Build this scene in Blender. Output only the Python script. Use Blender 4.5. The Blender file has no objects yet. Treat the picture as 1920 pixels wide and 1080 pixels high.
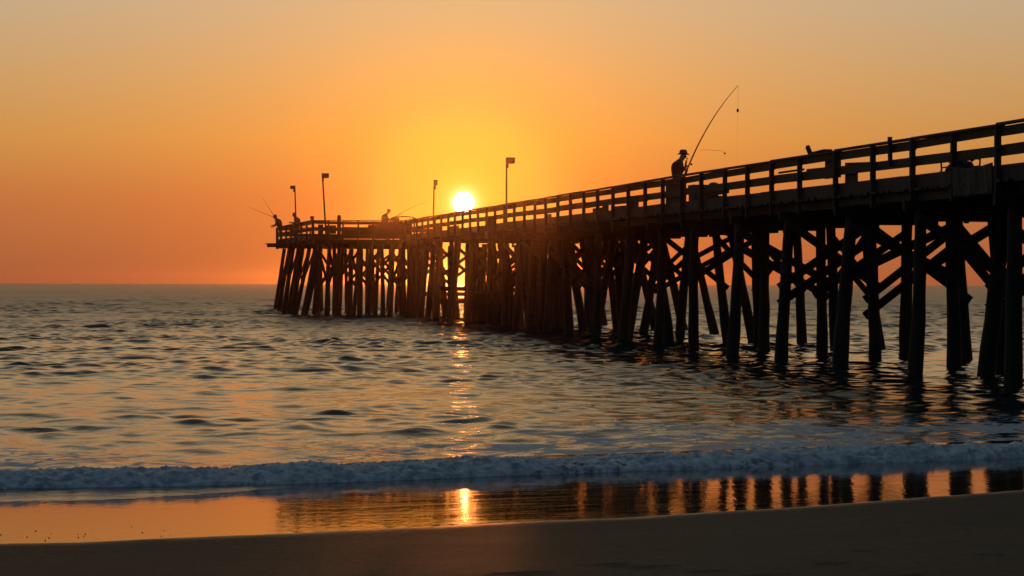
import bpy, bmesh, math, random
import numpy as np
from mathutils import Vector, Matrix, Quaternion

# ------------------------------------------------------------------ camera
S = bpy.context.scene
COL = S.collection
F = 4350.0                     # focal length in pixels of the 1920 px wide photograph
EYE = 2.0                      # camera height above the sea
HOR = 529.2                    # horizon line in the middle of the photograph
R = math.radians
cam = bpy.data.cameras.new("camera")
cam.sensor_width = 36.0
cam.lens = 36.0 * F / 1920
cam.shift_y = -(540 - HOR) / 1920.0
cam.clip_start = 0.1
cam.clip_end = 9000
cam_ob = bpy.data.objects.new("camera", cam)
COL.objects.link(cam_ob)
cam_ob.location = (0, 0, EYE)
cam_ob.rotation_euler = (R(90), R(-0.13), 0)
S.camera = cam_ob

# ------------------------------------------------------------------ sky and sun
SUN_AZ, SUN_EL = R(-1.2), R(1.965)
SUN = Vector((math.sin(SUN_AZ) * math.cos(SUN_EL), math.cos(SUN_AZ) * math.cos(SUN_EL), math.sin(SUN_EL)))
S.view_settings.view_transform = 'Standard'
S.view_settings.look = 'None'
S.view_settings.exposure = 0.0
S.view_settings.gamma = 1.0
S.cycles.volume_bounces = 1
S.cycles.max_bounces = 8
S.cycles.sample_clamp_direct = 12.0
S.cycles.sample_clamp_indirect = 4.0


class NT:
    """short helper that adds nodes to a tree"""
    def __init__(self, tree):
        self.t = tree
        tree.nodes.clear()

    def n(self, kind, ins=None, **kw):
        nd = self.t.nodes.new(kind)
        for k, v in kw.items():
            setattr(nd, k, v)
        for k, v in (ins or {}).items():
            self.set(nd, k, v)
        return nd

    def set(self, nd, k, v):
        sock = nd.inputs[k]
        if hasattr(v, 'is_output'):
            self.t.links.new(v, sock)
        else:
            sock.default_value = v

    def m(self, op, a, b=None, c=None, clamp=False):
        nd = self.n('ShaderNodeMath', operation=op)
        nd.use_clamp = clamp
        for i, v in enumerate((a, b, c)):
            if v is not None:
                self.set(nd, i, v)
        return nd.outputs[0]

    def vm(self, op, a, b=None, out=0):
        nd = self.n('ShaderNodeVectorMath', operation=op)
        self.set(nd, 0, a)
        if b is not None:
            self.set(nd, 3 if op == 'SCALE' else 1, b)
        return nd.outputs[out]

    def ramp(self, fac, stops, interp='LINEAR'):
        nd = self.n('ShaderNodeValToRGB')
        cr = nd.color_ramp
        cr.interpolation = interp
        while len(cr.elements) > 1:
            cr.elements.remove(cr.elements[-1])
        cr.elements[0].position = stops[0][0]
        cr.elements[0].color = tuple(stops[0][1]) + (1,)
        for p, c in stops[1:]:
            e = cr.elements.new(p)
            e.color = tuple(c) + (1,)
        self.set(nd, 0, fac)
        return nd.outputs[0]

    def mix(self, f, a, b, kind='RGBA', blend='MIX'):
        nd = self.n('ShaderNodeMix', data_type=kind)
        if kind == 'RGBA':
            nd.blend_type = blend
            self.set(nd, 0, f); self.set(nd, 6, a); self.set(nd, 7, b)
            return nd.outputs[2]
        self.set(nd, 0, f); self.set(nd, 2, a); self.set(nd, 3, b)
        return nd.outputs[0]

    def smooth(self, v, lo, hi):
        nd = self.n('ShaderNodeMapRange', interpolation_type='SMOOTHSTEP')
        self.set(nd, 0, v); self.set(nd, 1, lo); self.set(nd, 2, hi)
        return nd.outputs[0]


world = bpy.data.worlds.new("World")
S.world = world
world.use_nodes = True
w = NT(world.node_tree)
d = w.n('ShaderNodeTexCoord').outputs['Generated']
sep = w.n('ShaderNodeSeparateXYZ', {0: d})
el = w.m('MULTIPLY', w.m('ARCSINE', sep.outputs[2]), 180 / math.pi)
gam = w.m('MULTIPLY', w.m('ARCCOSINE', w.m('MINIMUM', w.vm('DOT_PRODUCT', d, tuple(SUN), 1), 1.0)), 180 / math.pi)
front = w.ramp(w.m('DIVIDE', el, 90.0, clamp=True), [
    (0, (.31, .10, .050)), (.6 / 90, (.345, .112, .047)), (2 / 90, (.43, .146, .050)), (3.5 / 90, (.51, .25, .07)),
    (5 / 90, (.505, .31, .135)), (6.8 / 90, (.475, .365, .240)), (10 / 90, (.44, .36, .225)), (16 / 90, (.35, .285, .185)),
    (25 / 90, (.135, .14, .122)), (40 / 90, (.048, .070, .080)), (1, (.030, .062, .092))])
back = w.ramp(w.m('DIVIDE', el, 90.0, clamp=True), [
    (0, (.085, .075, .085)), (12 / 90, (.060, .075, .098)), (35 / 90, (.038, .066, .098)), (1, (.035, .065, .092))])
hx = w.n('ShaderNodeCombineXYZ', {0: sep.outputs[0], 1: sep.outputs[1], 2: 0.0}).outputs[0]
ca = w.vm('DOT_PRODUCT', w.vm('NORMALIZE', hx), (math.sin(SUN_AZ), math.cos(SUN_AZ), 0), 1)
base = w.mix(w.smooth(ca, 0.1, 0.95), back, front)
g1 = w.m('EXPONENT', w.m('DIVIDE', gam, -5.0))
g2 = w.m('EXPONENT', w.m('DIVIDE', gam, -1.3))
mult = w.vm('ADD', (1, 1, 1), w.vm('SCALE', (1.5, .52, -.42), g1))
col = w.vm('ADD', w.vm('MULTIPLY', base, mult), w.vm('SCALE', (.5, .31, .0), g2))
g3 = w.m('EXPONENT', w.m('DIVIDE', w.m('MAXIMUM', w.m('SUBTRACT', gam, .25), 0.0), -.11))
col = w.vm('ADD', col, w.vm('SCALE', (.6, .5, .3), g3))
disc = w.m('SUBTRACT', 1.0, w.smooth(gam, .235, .285))
col = w.vm('ADD', col, w.vm('SCALE', (9.0, 7.0, 4.2), disc))
sky = w.n('ShaderNodeTexSky', sky_type='NISHITA', sun_disc=False, sun_elevation=SUN_EL, sun_rotation=SUN_AZ,
          air_density=1.0, dust_density=2.0, ozone_density=1.0)
bg1 = w.n('ShaderNodeBackground', {0: col, 1: 1.0})
bg2 = w.n('ShaderNodeBackground', {0: sky.outputs[0], 1: 0.003})
w.n('ShaderNodeOutputWorld', {0: w.n('ShaderNodeAddShader', {0: bg1.outputs[0], 1: bg2.outputs[0]}).outputs[0]})

SUN_E = 1.25
sl = bpy.data.lights.new("sun", 'SUN')
sl.energy = SUN_E
sl.angle = R(0.53)
sl.color = (1.0, .27, .05)
sun_ob = bpy.data.objects.new("sun", sl)
COL.objects.link(sun_ob)
sun_ob.rotation_euler = SUN.to_track_quat('Z', 'Y').to_euler()

# ------------------------------------------------------------------ helpers
rnd = random.Random(11)


def mat(name, color=(.1, .1, .1), rough=.7, metal=0.0, spec=.5, noise=None, bump=None):
    """plain procedural material: noise = (scale, second colour), bump = (scale, distance)"""
    m = bpy.data.materials.new(name)
    m.use_nodes = True
    t = NT(m.node_tree)
    b = t.n('ShaderNodeBsdfPrincipled', {'Base Color': tuple(color) + (1,), 'Roughness': rough, 'Metallic': metal})
    b.inputs['Specular IOR Level'].default_value = spec
    pos = t.n('ShaderNodeTexCoord').outputs['Object']
    if noise:
        nz = t.n('ShaderNodeTexNoise', {'Vector': pos, 'Scale': noise[0], 'Detail': 5.0, 'Roughness': .65})
        t.set(b, 'Base Color', t.ramp(nz.outputs[0], [(.3, color), (.7, noise[1])]))
    if bump:
        nz = t.n('ShaderNodeTexNoise', {'Vector': pos, 'Scale': bump[0], 'Detail': 4.0})
        t.set(b, 'Normal', t.n('ShaderNodeBump', {'Height': nz.outputs[0], 'Distance': bump[1], 'Strength': .8}).outputs[0])
    t.n('ShaderNodeOutputMaterial', {0: b.outputs[0]})
    return m


def wood_mat(name, c1, c2, grain=(18, 18, 1.5), rough=.8):
    m = bpy.data.materials.new(name)
    m.use_nodes = True
    t = NT(m.node_tree)
    g = t.n('ShaderNodeNewGeometry')
    pos = g.outputs['Position']
    mp = t.n('ShaderNodeMapping', {'Vector': pos, 'Scale': grain})
    nz = t.n('ShaderNodeTexNoise', {'Vector': mp.outputs[0], 'Scale': 1.0, 'Detail': 6.0, 'Roughness': .7})
    blot = t.n('ShaderNodeTexNoise', {'Vector': pos, 'Scale': .9, 'Detail': 3.0})
    c = t.ramp(nz.outputs[0], [(.3, c1), (.7, c2)])
    c = t.mix(t.m('MULTIPLY', t.smooth(blot.outputs[0], .45, .65), .45), c, (c1[0] * .6, c1[1] * .7, c1[2] * .7, 1))
    b = t.n('ShaderNodeBsdfPrincipled', {'Base Color': c, 'Roughness': rough})
    b.inputs['Specular IOR Level'].default_value = .3
    t.set(b, 'Normal', t.n('ShaderNodeBump', {'Height': nz.outputs[0], 'Distance': .012, 'Strength': .8}).outputs[0])
    t.n('ShaderNodeOutputMaterial', {0: b.outputs[0]})
    return m


def tag(o, label=None, cat=None, group=None, kind=None):
    if label: o['label'] = label
    if cat: o['category'] = cat
    if group: o['group'] = group
    if kind: o['kind'] = kind
    return o


def empty(name, loc=(0, 0, 0), rz=0.0):
    o = bpy.data.objects.new(name, None)
    o.empty_display_size = .2
    COL.objects.link(o)
    o.location = loc
    o.rotation_euler = (0, 0, rz)
    return o


class MB:
    """collects shapes in world (or thing) coordinates and links them as ONE mesh object"""
    def __init__(self):
        self.v = []
        self.f = []

    def add(self, vs, fs):
        o = len(self.v)
        self.v += [tuple(x) for x in vs]
        self.f += [tuple(i + o for i in f) for f in fs]

    def box(self, c, s, rz=0.0, ch=0.0):
        m = Matrix.Translation(c) @ Matrix.Rotation(rz, 4, 'Z')
        x, y, z = s[0] / 2, s[1] / 2, s[2] / 2
        vs = [m @ Vector((i * x, j * y, k * z)) for k in (-1, 1) for j in (-1, 1) for i in (-1, 1)]
        self.add(vs, [(0, 2, 3, 1), (4, 5, 7, 6), (0, 1, 5, 4), (2, 6, 7, 3), (0, 4, 6, 2), (1, 3, 7, 5)])

    def beam(self, p, q, wd, ht, up=Vector((0, 0, 1))):
        """a plank from p to q: ht along 'up' (made square to the run), wd across"""
        p, q = Vector(p), Vector(q)
        a = (q - p).normalized()
        u = Vector(up)
        u = u - a * u.dot(a)
        if u.length < 1e-4:
            u = Vector((0, 1, 0)) - a * a.y
        u.normalize()
        s = a.cross(u)
        vs = []
        for e in (p, q):
            for i, j in ((-1, -1), (1, -1), (1, 1), (-1, 1)):
                vs.append(e + s * (i * wd / 2) + u * (j * ht / 2))
        self.add(vs, [(0, 3, 2, 1), (4, 5, 6, 7), (0, 1, 5, 4), (1, 2, 6, 5), (2, 3, 7, 6), (3, 0, 4, 7)])

    def tube(self, pts, rad, n=8, cap=True, squash=None):
        pts = [Vector(p) for p in pts]
        rings = []
        ref = None
        for i, p in enumerate(pts):
            a = (pts[min(i + 1, len(pts) - 1)] - pts[max(i - 1, 0)]).normalized()
            if ref is None:
                ref = Vector((1, 0, 0)) if abs(a.x) < .8 else Vector((0, 1, 0))
            u = (ref - a * ref.dot(a)).normalized()
            ref = u
            s = a.cross(u)
            r = rad[i] if hasattr(rad, '__len__') else rad
            ring = []
            for k in range(n):
                t = 2 * math.pi * k / n
                ring.append(p + u * (r * math.cos(t)) + s * (r * math.sin(t) * (squash or 1)))
            rings.append(ring)
        vs = [v for r_ in rings for v in r_]
        fs = []
        for i in range(len(rings) - 1):
            for k in range(n):
                a, b = i * n + k, i * n + (k + 1) % n
                fs.append((a, b, b + n, a + n))
        if cap:
            fs.append(tuple(range(n - 1, -1, -1)))
            fs.append(tuple((len(rings) - 1) * n + k for k in range(n)))
        self.add(vs, fs)

    def lathe(self, prof, c=(0, 0, 0), n=16, sx=1, sy=1):
        vs, fs = [], []
        for r, z in prof:
            for k in range(n):
                t = 2 * math.pi * k / n
                vs.append((c[0] + r * sx * math.cos(t), c[1] + r * sy * math.sin(t), c[2] + z))
        for i in range(len(prof) - 1):
            for k in range(n):
                a, b = i * n + k, i * n + (k + 1) % n
                fs.append((a, b, b + n, a + n))
        fs.append(tuple(range(n - 1, -1, -1)))
        fs.append(tuple((len(prof) - 1) * n + k for k in range(n)))
        self.add(vs, fs)

    def build(self, name, m, parent=None, smooth=False):
        me = bpy.data.meshes.new(name)
        me.from_pydata(self.v, [], self.f)
        me.update()
        if smooth:
            me.polygons.foreach_set('use_smooth', [True] * len(me.polygons))
        o = bpy.data.objects.new(name, me)
        me.materials.append(m)
        COL.objects.link(o)
        if parent:
            o.parent = parent
        return o


def grid_mesh(name, X, Y, Z, m, attrs=None):
    """X, Y, Z: 2-D arrays (rows, cols) -> one smooth mesh"""
    nr, nc = X.shape
    me = bpy.data.meshes.new(name)
    co = np.stack([X, Y, Z], -1).reshape(-1, 3).astype(np.float32)
    i = np.arange(nr * nc).reshape(nr, nc)
    quads = np.stack([i[:-1, :-1], i[:-1, 1:], i[1:, 1:], i[1:, :-1]], -1).reshape(-1, 4).astype(np.int32)
    nq = len(quads)
    me.vertices.add(len(co)); me.vertices.foreach_set('co', co.ravel())
    me.loops.add(nq * 4); me.loops.foreach_set('vertex_index', quads.ravel())
    me.polygons.add(nq)
    me.polygons.foreach_set('loop_start', np.arange(nq, dtype=np.int32) * 4)
    me.polygons.foreach_set('loop_total', np.full(nq, 4, dtype=np.int32))
    me.polygons.foreach_set('use_smooth', np.ones(nq, dtype=bool))
    me.update(calc_edges=True)
    for k, a in (attrs or {}).items():
        at = me.attributes.new(k, 'FLOAT', 'POINT')
        at.data.foreach_set('value', a.reshape(-1).astype(np.float32))
    me.materials.append(m)
    o = bpy.data.objects.new(name, me)
    COL.objects.link(o)
    return o


_perm = np.random.RandomState(5).permutation(4096)
_gang = np.random.RandomState(6).rand(4096) * 2 * np.pi


def pn(x, y, seed=0):
    """2-D gradient noise, about -0.7..0.7"""
    x = np.asarray(x, float); y = np.asarray(y, float)
    xi = np.floor(x).astype(int); yi = np.floor(y).astype(int)
    xf = x - xi; yf = y - yi
    def gr(a, b, dx, dy):
        h = _perm[(_perm[(a + seed * 131) & 4095] + b) & 4095]
        t = _gang[h]
        return np.cos(t) * dx + np.sin(t) * dy
    u = xf ** 3 * (xf * (xf * 6 - 15) + 10); v = yf ** 3 * (yf * (yf * 6 - 15) + 10)
    a = gr(xi, yi, xf, yf); b = gr(xi + 1, yi, xf - 1, yf)
    c = gr(xi, yi + 1, xf, yf - 1); e = gr(xi + 1, yi + 1, xf - 1, yf - 1)
    return (a * (1 - u) + b * u) * (1 - v) + (c * (1 - u) + e * u) * v


def fbm(x, y, o=4, seed=0, gain=.5):
    r = 0; a = 1
    for i in range(o):
        r = r + a * pn(x * 2 ** i, y * 2 ** i, seed + i); a *= gain
    return r


def sstep(x, a, b):
    t = np.clip((x - a) / (b - a), 0, 1)
    return t * t * (3 - 2 * t)


# ------------------------------------------------------------------ shore: u runs out to sea, v along the beach
AL = R(20.9)
cA, sA = math.cos(AL), math.sin(AL)
SLOPE = .0318
U_F = 23.1                      # where the little breaker stands


def uv(x, y): return y * cA - x * sA, x * cA + y * sA
def xy(u, v): return v * cA - u * sA, v * sA + u * cA


def px_ray(px, py):
    return (px - 960) / F, (HOR + (px - 960) * .00227 - py) / F


def on_plane(px, py):
    """where the ray of a pixel meets the sloping wet beach (z = .03 + SLOPE*(U_F-u))"""
    a, c = px_ray(px, py)
    # point = (a t, t, EYE + c t);  z = .03 + SLOPE*(U_F - (t cA - a t sA))
    t = (EYE - .03 - SLOPE * U_F) / (-c - SLOPE * (cA - a * sA))
    return uv(a * t, t)


def curve(pts):
    q = sorted((on_plane(*p)[::-1]) for p in pts)
    return np.array([a for a, b in q]), np.array([b for a, b in q])


EDGE_V, EDGE_U = curve([(-300, 1032), (0, 1021), (120, 1019), (300, 1011), (430, 1006), (560, 1001), (700, 994), (870, 985), (1000, 979),
                        (1120, 975), (1230, 968), (1400, 957), (1600, 944), (1760, 931), (1920, 919), (2200, 898)])
LEAD_V, LEAD_U = curve([(-300, 953), (0, 945), (140, 942), (260, 938), (380, 931), (480, 923), (560, 916), (640, 911), (760, 906), (870, 902),
                        (1000, 897), (1200, 888), (1450, 876), (1700, 866), (1920, 857), (2200, 845)])


FRONT_V, FRONT_U = curve([(-300, 925), (0, 919), (200, 916), (400, 910), (640, 902), (870, 893), (1100, 885), (1300, 878), (1600, 867), (1920, 856), (2200, 846)])


def ext(v, V, U, k):
    s0 = (U[2] - U[0]) / (V[2] - V[0]) * k
    s1 = (U[-1] - U[-3]) / (V[-1] - V[-3]) * k
    r = np.interp(v, V, U)
    r = np.where(v < V[0], U[0] + np.clip(s0, -.05, .05) * np.clip(v - V[0], -20, 0), r)
    return np.where(v > V[-1], U[-1] + np.clip(s1, -.05, .05) * np.clip(v - V[-1], 0, 20), r)


def u_edge(v): return ext(v, EDGE_V, EDGE_U, .3) + .06 * pn(v * .9, v * 0, 3) + .026 * fbm(v * 3, v * 0, 4, 9)
def u_lead(v): return np.minimum(ext(v, LEAD_V, LEAD_U, .3) + .05 * pn(v * 1.2, v * 0, 4), u_front(v) - .25)
def u_front(v): return ext(v, FRONT_V, FRONT_U, .3) + .10 * pn(v * .35, v * 0, 21) + .07 * pn(v * 1.3, v * 0, 22) + .03 * pn(v * 3.4, v * 0, 23)


def beach_z(u, v):
    ue = u_edge(v)
    wet = .03 + SLOPE * (U_F - u)
    ze = .03 + SLOPE * (U_F - ue)
    dd = ue - u
    dry = ze + .022 * dd + .030 * sstep(dd, -.02, .30) - .012 * sstep(dd, .35, 1.2)
    z = np.where(dd > 0, dry, wet + .030 * sstep(dd, -.02, .30))
    near = np.exp(-((v - 6) / 40) ** 2)
    z = z + sstep(dd, .1, 1.2) * (.010 * fbm(u * .55, v * .4, 4, 30)) * near
    return z


# ------------------------------------------------------------------ materials for sand and water
def sand_mat():
    m = bpy.data.materials.new("sand")
    m.use_nodes = True
    t = NT(m.node_tree)
    pos = t.n('ShaderNodeNewGeometry').outputs['Position']
    wet = t.n('ShaderNodeAttribute', attribute_name='wet').outputs['Fac']
    rot = t.n('ShaderNodeMapping', {'Vector': pos, 'Rotation': (0, 0, -AL)}).outputs[0]   # x along the shore, y out to sea
    grain = t.n('ShaderNodeTexNoise', {'Vector': pos, 'Scale': 120.0, 'Detail': 3.0, 'Roughness': .7}).outputs[0]
    patch = t.n('ShaderNodeTexNoise', {'Vector': t.n('ShaderNodeMapping', {'Vector': rot, 'Scale': (.5, 1.4, 1)}).outputs[0], 'Scale': 1.0, 'Detail': 5.0}).outputs[0]
    mott = t.n('ShaderNodeTexNoise', {'Vector': t.n('ShaderNodeMapping', {'Vector': rot, 'Scale': (26.0, 9.0, 1)}).outputs[0], 'Scale': 1.0, 'Detail': 6.0, 'Roughness': .8}).outputs[0]
    dry = t.mix(t.smooth(t.m('ADD', t.m('MULTIPLY', grain, .35), t.m('MULTIPLY', mott, .65)), .3, .7), (.016, .0145, .013, 1), (.092, .080, .066, 1))
    dry = t.mix(t.smooth(patch, .35, .7), dry, t.mix(grain, (.024, .022, .020, 1), (.056, .050, .042, 1)))
    wetc = t.mix(patch, (.030, .020, .014, 1), (.045, .030, .021, 1))
    c = t.mix(wet, dry, wetc)
    streak = t.n('ShaderNodeTexNoise', {'Vector': t.n('ShaderNodeMapping', {'Vector': rot, 'Scale': (1.1, 9.0, 1)}).outputs[0], 'Scale': 1.0, 'Detail': 4.0, 'Roughness': .55}).outputs[0]
    fine = t.n('ShaderNodeTexNoise', {'Vector': t.n('ShaderNodeMapping', {'Vector': rot, 'Scale': (14.0, 20.0, 1)}).outputs[0], 'Scale': 1.0, 'Detail': 3.0}).outputs[0]
    wob = t.n('ShaderNodeTexNoise', {'Vector': t.n('ShaderNodeMapping', {'Vector': pos, 'Scale': (11.0, 3.2, 1)}).outputs[0], 'Scale': 1.0, 'Detail': 2.0, 'Distortion': .5}).outputs[0]
    hw = t.m('ADD', t.m('ADD', t.m('MULTIPLY', streak, .00022), t.m('MULTIPLY', fine, .00012)), t.m('MULTIPLY', wob, .0011))
    clod = t.n('ShaderNodeTexNoise', {'Vector': pos, 'Scale': 22.0, 'Detail': 5.0, 'Roughness': .7}).outputs[0]
    hd = t.m('ADD', t.m('MULTIPLY', clod, .010), t.m('MULTIPLY', grain, .0022))
    h = t.mix(wet, hd, hw, 'FLOAT')
    r = t.mix(t.m('POWER', wet, .8), .58, t.mix(t.smooth(streak, .35, .7), .04, .10, 'FLOAT'), 'FLOAT')
    b = t.n('ShaderNodeBsdfPrincipled', {'Base Color': c, 'Roughness': r})
    t.set(b, 'IOR', 1.31)
    t.set(b, 'Specular IOR Level', t.mix(t.smooth(wet, .2, .9), .10, .44, 'FLOAT'))
    t.set(b, 'Normal', t.n('ShaderNodeBump', {'Height': h, 'Distance': 1.0, 'Strength': 1.0}).outputs[0])
    t.n('ShaderNodeOutputMaterial', {0: b.outputs[0]})
    return m


def foam_color(t, pos):
    nz = t.n('ShaderNodeTexNoise', {'Vector': pos, 'Scale': 7.0, 'Detail': 5.0}).outputs[0]
    return t.mix(nz, (.40, .46, .50, 1), (.74, .78, .80, 1))


def sea_mat(name, ripple=1.0):
    m = bpy.data.materials.new(name)
    m.use_nodes = True
    t = NT(m.node_tree)
    pos = t.n('ShaderNodeNewGeometry').outputs['Position']
    rot = t.n('ShaderNodeMapping', {'Vector': pos, 'Rotation': (0, 0, -AL)}).outputs[0]
    fo = t.n('ShaderNodeAttribute', attribute_name='foam').outputs['Fac']
    ro = t.n('ShaderNodeAttribute', attribute_name='rough').outputs['Fac']
    nr = t.n('ShaderNodeAttribute', attribute_name='near').outputs['Fac']
    n1 = t.n('ShaderNodeTexNoise', {'Vector': t.n('ShaderNodeMapping', {'Vector': rot, 'Scale': (5.0, 7.0, 1)}).outputs[0], 'Scale': 1.0, 'Detail': 4.0, 'Roughness': .6, 'Distortion': .4}).outputs[0]
    n2 = t.n('ShaderNodeTexNoise', {'Vector': t.n('ShaderNodeMapping', {'Vector': rot, 'Scale': (11.0, 20.0, 1)}).outputs[0], 'Scale': 1.0, 'Detail': 3.0}).outputs[0]
    h = t.m('ADD', t.m('MULTIPLY', n1, .013 * ripple), t.m('MULTIPLY', n2, .0018 * ripple))
    # lacy foam: ridged cells torn by noise
    warp = t.vm('ADD', rot, t.vm('SCALE', t.n('ShaderNodeTexNoise', {'Vector': rot, 'Scale': 2.5, 'Detail': 3.0}).outputs[1], .55))
    vo = t.n('ShaderNodeTexVoronoi', {'Vector': t.n('ShaderNodeMapping', {'Vector': warp, 'Scale': (2.2, 3.6, 1)}).outputs[0], 'Scale': 1.0}, feature='DISTANCE_TO_EDGE').outputs[0]
    big = t.n('ShaderNodeTexNoise', {'Vector': rot, 'Scale': .55, 'Detail': 5.0, 'Roughness': .65}).outputs[0]
    thr = t.m('MULTIPLY', fo, t.m('ADD', .25, t.m('MULTIPLY', t.smooth(big, .38, .62), .95)))
    lace = t.m('SUBTRACT', thr, t.m('MULTIPLY', vo, 2.6))
    mask = t.smooth(lace, .0, .55)
    wat = t.n('ShaderNodeBsdfPrincipled', {'Base Color': (.010, .026, .030, 1), 'Roughness': ro, 'IOR': 1.33})
    t.set(wat, 'Normal', t.n('ShaderNodeBump', {'Height': h, 'Distance': 1.0, 'Strength': nr}).outputs[0])
    fm = t.n('ShaderNodeBsdfPrincipled', {'Base Color': foam_color(t, pos), 'Roughness': .6})
    fm.inputs['Specular IOR Level'].default_value = .3
    mx = t.n('ShaderNodeMixShader', {0: mask, 1: wat.outputs[0], 2: fm.outputs[0]})
    t.n('ShaderNodeOutputMaterial', {0: mx.outputs[0]})
    return m


def surf_mat():
    m = bpy.data.materials.new("surf_foam")
    m.use_nodes = True
    t = NT(m.node_tree)
    pos = t.n('ShaderNodeNewGeometry').outputs['Position']
    fo = t.n('ShaderNodeAttribute', attribute_name='foam').outputs['Fac']
    nz = t.n('ShaderNodeTexNoise', {'Vector': pos, 'Scale': 9.0, 'Detail': 6.0, 'Roughness': .65}).outputs[0]
    bub = t.n('ShaderNodeTexVoronoi', {'Vector': pos, 'Scale': 34.0}).outputs[0]
    mask = t.smooth(t.m('ADD', fo, t.m('MULTIPLY', t.m('SUBTRACT', nz, .5), 1.3)), .35, .75)
    wat = t.n('ShaderNodeBsdfPrincipled', {'Base Color': (.010, .028, .033, 1), 'Roughness': .09, 'IOR': 1.33})
    h = t.m('ADD', t.m('MULTIPLY', nz, .03), t.m('MULTIPLY', bub, .008))
    bp = t.n('ShaderNodeBump', {'Height': h, 'Distance': 1.0, 'Strength': .8}).outputs[0]
    fm = t.n('ShaderNodeBsdfPrincipled', {'Base Color': t.mix(t.smooth(nz, .35, .65), (.30, .38, .43, 1), (.78, .81, .82, 1)), 'Roughness': .55, 'Normal': bp})
    fm.inputs['Specular IOR Level'].default_value = .3
    t.n('ShaderNodeOutputMaterial', {0: t.n('ShaderNodeMixShader', {0: mask, 1: wat.outputs[0], 2: fm.outputs[0]}).outputs[0]})
    return m


# ------------------------------------------------------------------ the beach: one sheet, fine near the water's edge
def axis(parts):
    out = [parts[0][0]]
    for a, b, st in parts:
        n = max(1, int(round((b - a) / st)))
        out += list(np.linspace(a, b, n + 1)[1:])
    return np.array(out)


bv = axis([(-900, -120, 60), (-120, -20, 5), (-20, -6, .25), (-6, 20, .045), (20, 34, .25), (34, 120, 5), (120, 900, 60)])
bu = axis([(-400, -60, 34), (-60, 2, 3), (2, 9, .12), (9, 23, .036), (23, 27, .2)])
BV, BU = np.meshgrid(bv, bu)
bz = beach_z(BU, BV)
# a few shallow scuffs and foot marks in the dry sand
for px, py, du, dv in ((1145, 1046, 0.040, 0.121), (1222, 1052, 0.040, 0.132), (1330, 1062, 0.032, 0.110), (1805, 957, 0.040, 0.072), (640, 1071, 0.040, 0.165), (980, 1064, 0.032, 0.165),
                       (1560, 1048, 0.032, 0.088), (1430, 1072, 0.040, 0.165), (1700, 1075, 0.040, 0.121), (1860, 1030, 0.032, 0.110), (1620, 1020, 0.024, 0.066)):
    a, c = px_ray(px, py)
    tt = (EYE - .40) / -c
    cu, cv = uv(a * tt, tt)
    q = ((BU - cu - .25 * (BV - cv) * .2) / du) ** 2 + ((BV - cv) / dv) ** 2
    bz = bz - .022 * np.exp(-q) + .010 * np.exp(-((BU - cu + du * 1.8) / du) ** 2 - ((BV - cv) / dv) ** 2)
dd = u_edge(BV) - BU
wetv = 1 - sstep(dd + .07 * fbm(BU * 5, BV * 3, 4, 40), .0, .55)
bx, by = xy(BU, BV)
beach = grid_mesh('beach', bx, by, bz, sand_mat(), {'wet': wetv})
tag(beach, kind='structure')

# ------------------------------------------------------------------ the sea
rs = np.random.RandomState(3)
NW = 185
lam = np.exp(np.concatenate([rs.uniform(math.log(.34), math.log(.7), 55), rs.uniform(math.log(.7), math.log(1.7), 95), rs.uniform(math.log(1.7), math.log(11), 35)]))
th = AL + math.pi * 1.5 + rs.normal(0, 1, NW) * np.where(lam < 1.7, R(75), R(30))          # travel towards the beach (-u)
kx, ky = 2 * np.pi / lam * np.cos(th), 2 * np.pi / lam * np.sin(th)
SL = .172 * math.sqrt(2.0 / NW)
amp = SL * lam / (2 * np.pi) * np.where(lam > 1.7, .32, np.where(lam < .7, .95, 1.08))
ph = rs.uniform(0, 2 * np.pi, NW)


def swell(u, v):
    """the long low wave fronts that come in, crests along the shore"""
    z = 0
    for uc, h, s, v0, v1, b in ((34.6, .16, .55, -30, 3.5, .30), (41.5, .05, .7, -6, 14, .2), (50, .06, .9, -2, 40, .3), (61, .16, 1.0, -60, 3, .5), (76, .06, 1.4, -60, 60, .7),
                                (93, .06, 1.8, -90, 60, 1), (116, .07, 2.2, -120, 40, 1), (146, .08, 3, -150, 90, 1.4)):
        c = uc + b * 1.6 * pn(v * .11, v * 0 + uc, 50) + b * .5 * pn(v * .5, v * 0 + uc, 51)
        q = u - c
        e = np.where(q < 0, s * .55, s * 1.5)
        z = z + h * (.75 + .5 * pn(v * .17, v * 0 + uc, 52)) * np.exp(-(q / e) ** 2) * sstep(v, v0 - 5, v0 + 4) * (1 - sstep(v, v1 - 4, v1 + 5))
    return z


rr = []
r_ = 19.0
while r_ < 2000:
    rr.append(r_)
    r_ *= 1.0022 if r_ < 30 else (1.00135 if r_ < 170 else (1.0017 if r_ < 480 else (1.0045 if r_ < 1000 else 1.013)))
rr = np.array(rr)
az = np.concatenate([np.radians(np.linspace(-78, -15, 36)[:-1]), np.radians(np.linspace(-15, 15, 640)), np.radians(np.linspace(15, 78, 36)[1:])])
A2, R2 = np.meshgrid(az, rr)
X0, Y0 = (R2 * np.sin(A2)).astype(np.float32), (R2 * np.cos(A2)).astype(np.float32)
dr = np.gradient(rr)[:, None] * np.ones_like(A2)
U0, V0 = uv(X0, Y0)
q = U0 - u_front(V0)
shallow = .50 * sstep(q, .5, 6) + .50 * sstep(q, 20, 48)
gust = (.58 + .85 * np.clip(.42 + 1.1 * fbm(V0 * .10, U0 * .085, 3, 60), 0, 1.1)) * (1 + .25 * sstep(R2, 90, 200))
Zs = np.zeros_like(X0); DX = np.zeros_like(X0); DY = np.zeros_like(X0); lost = np.zeros_like(rr)
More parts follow.
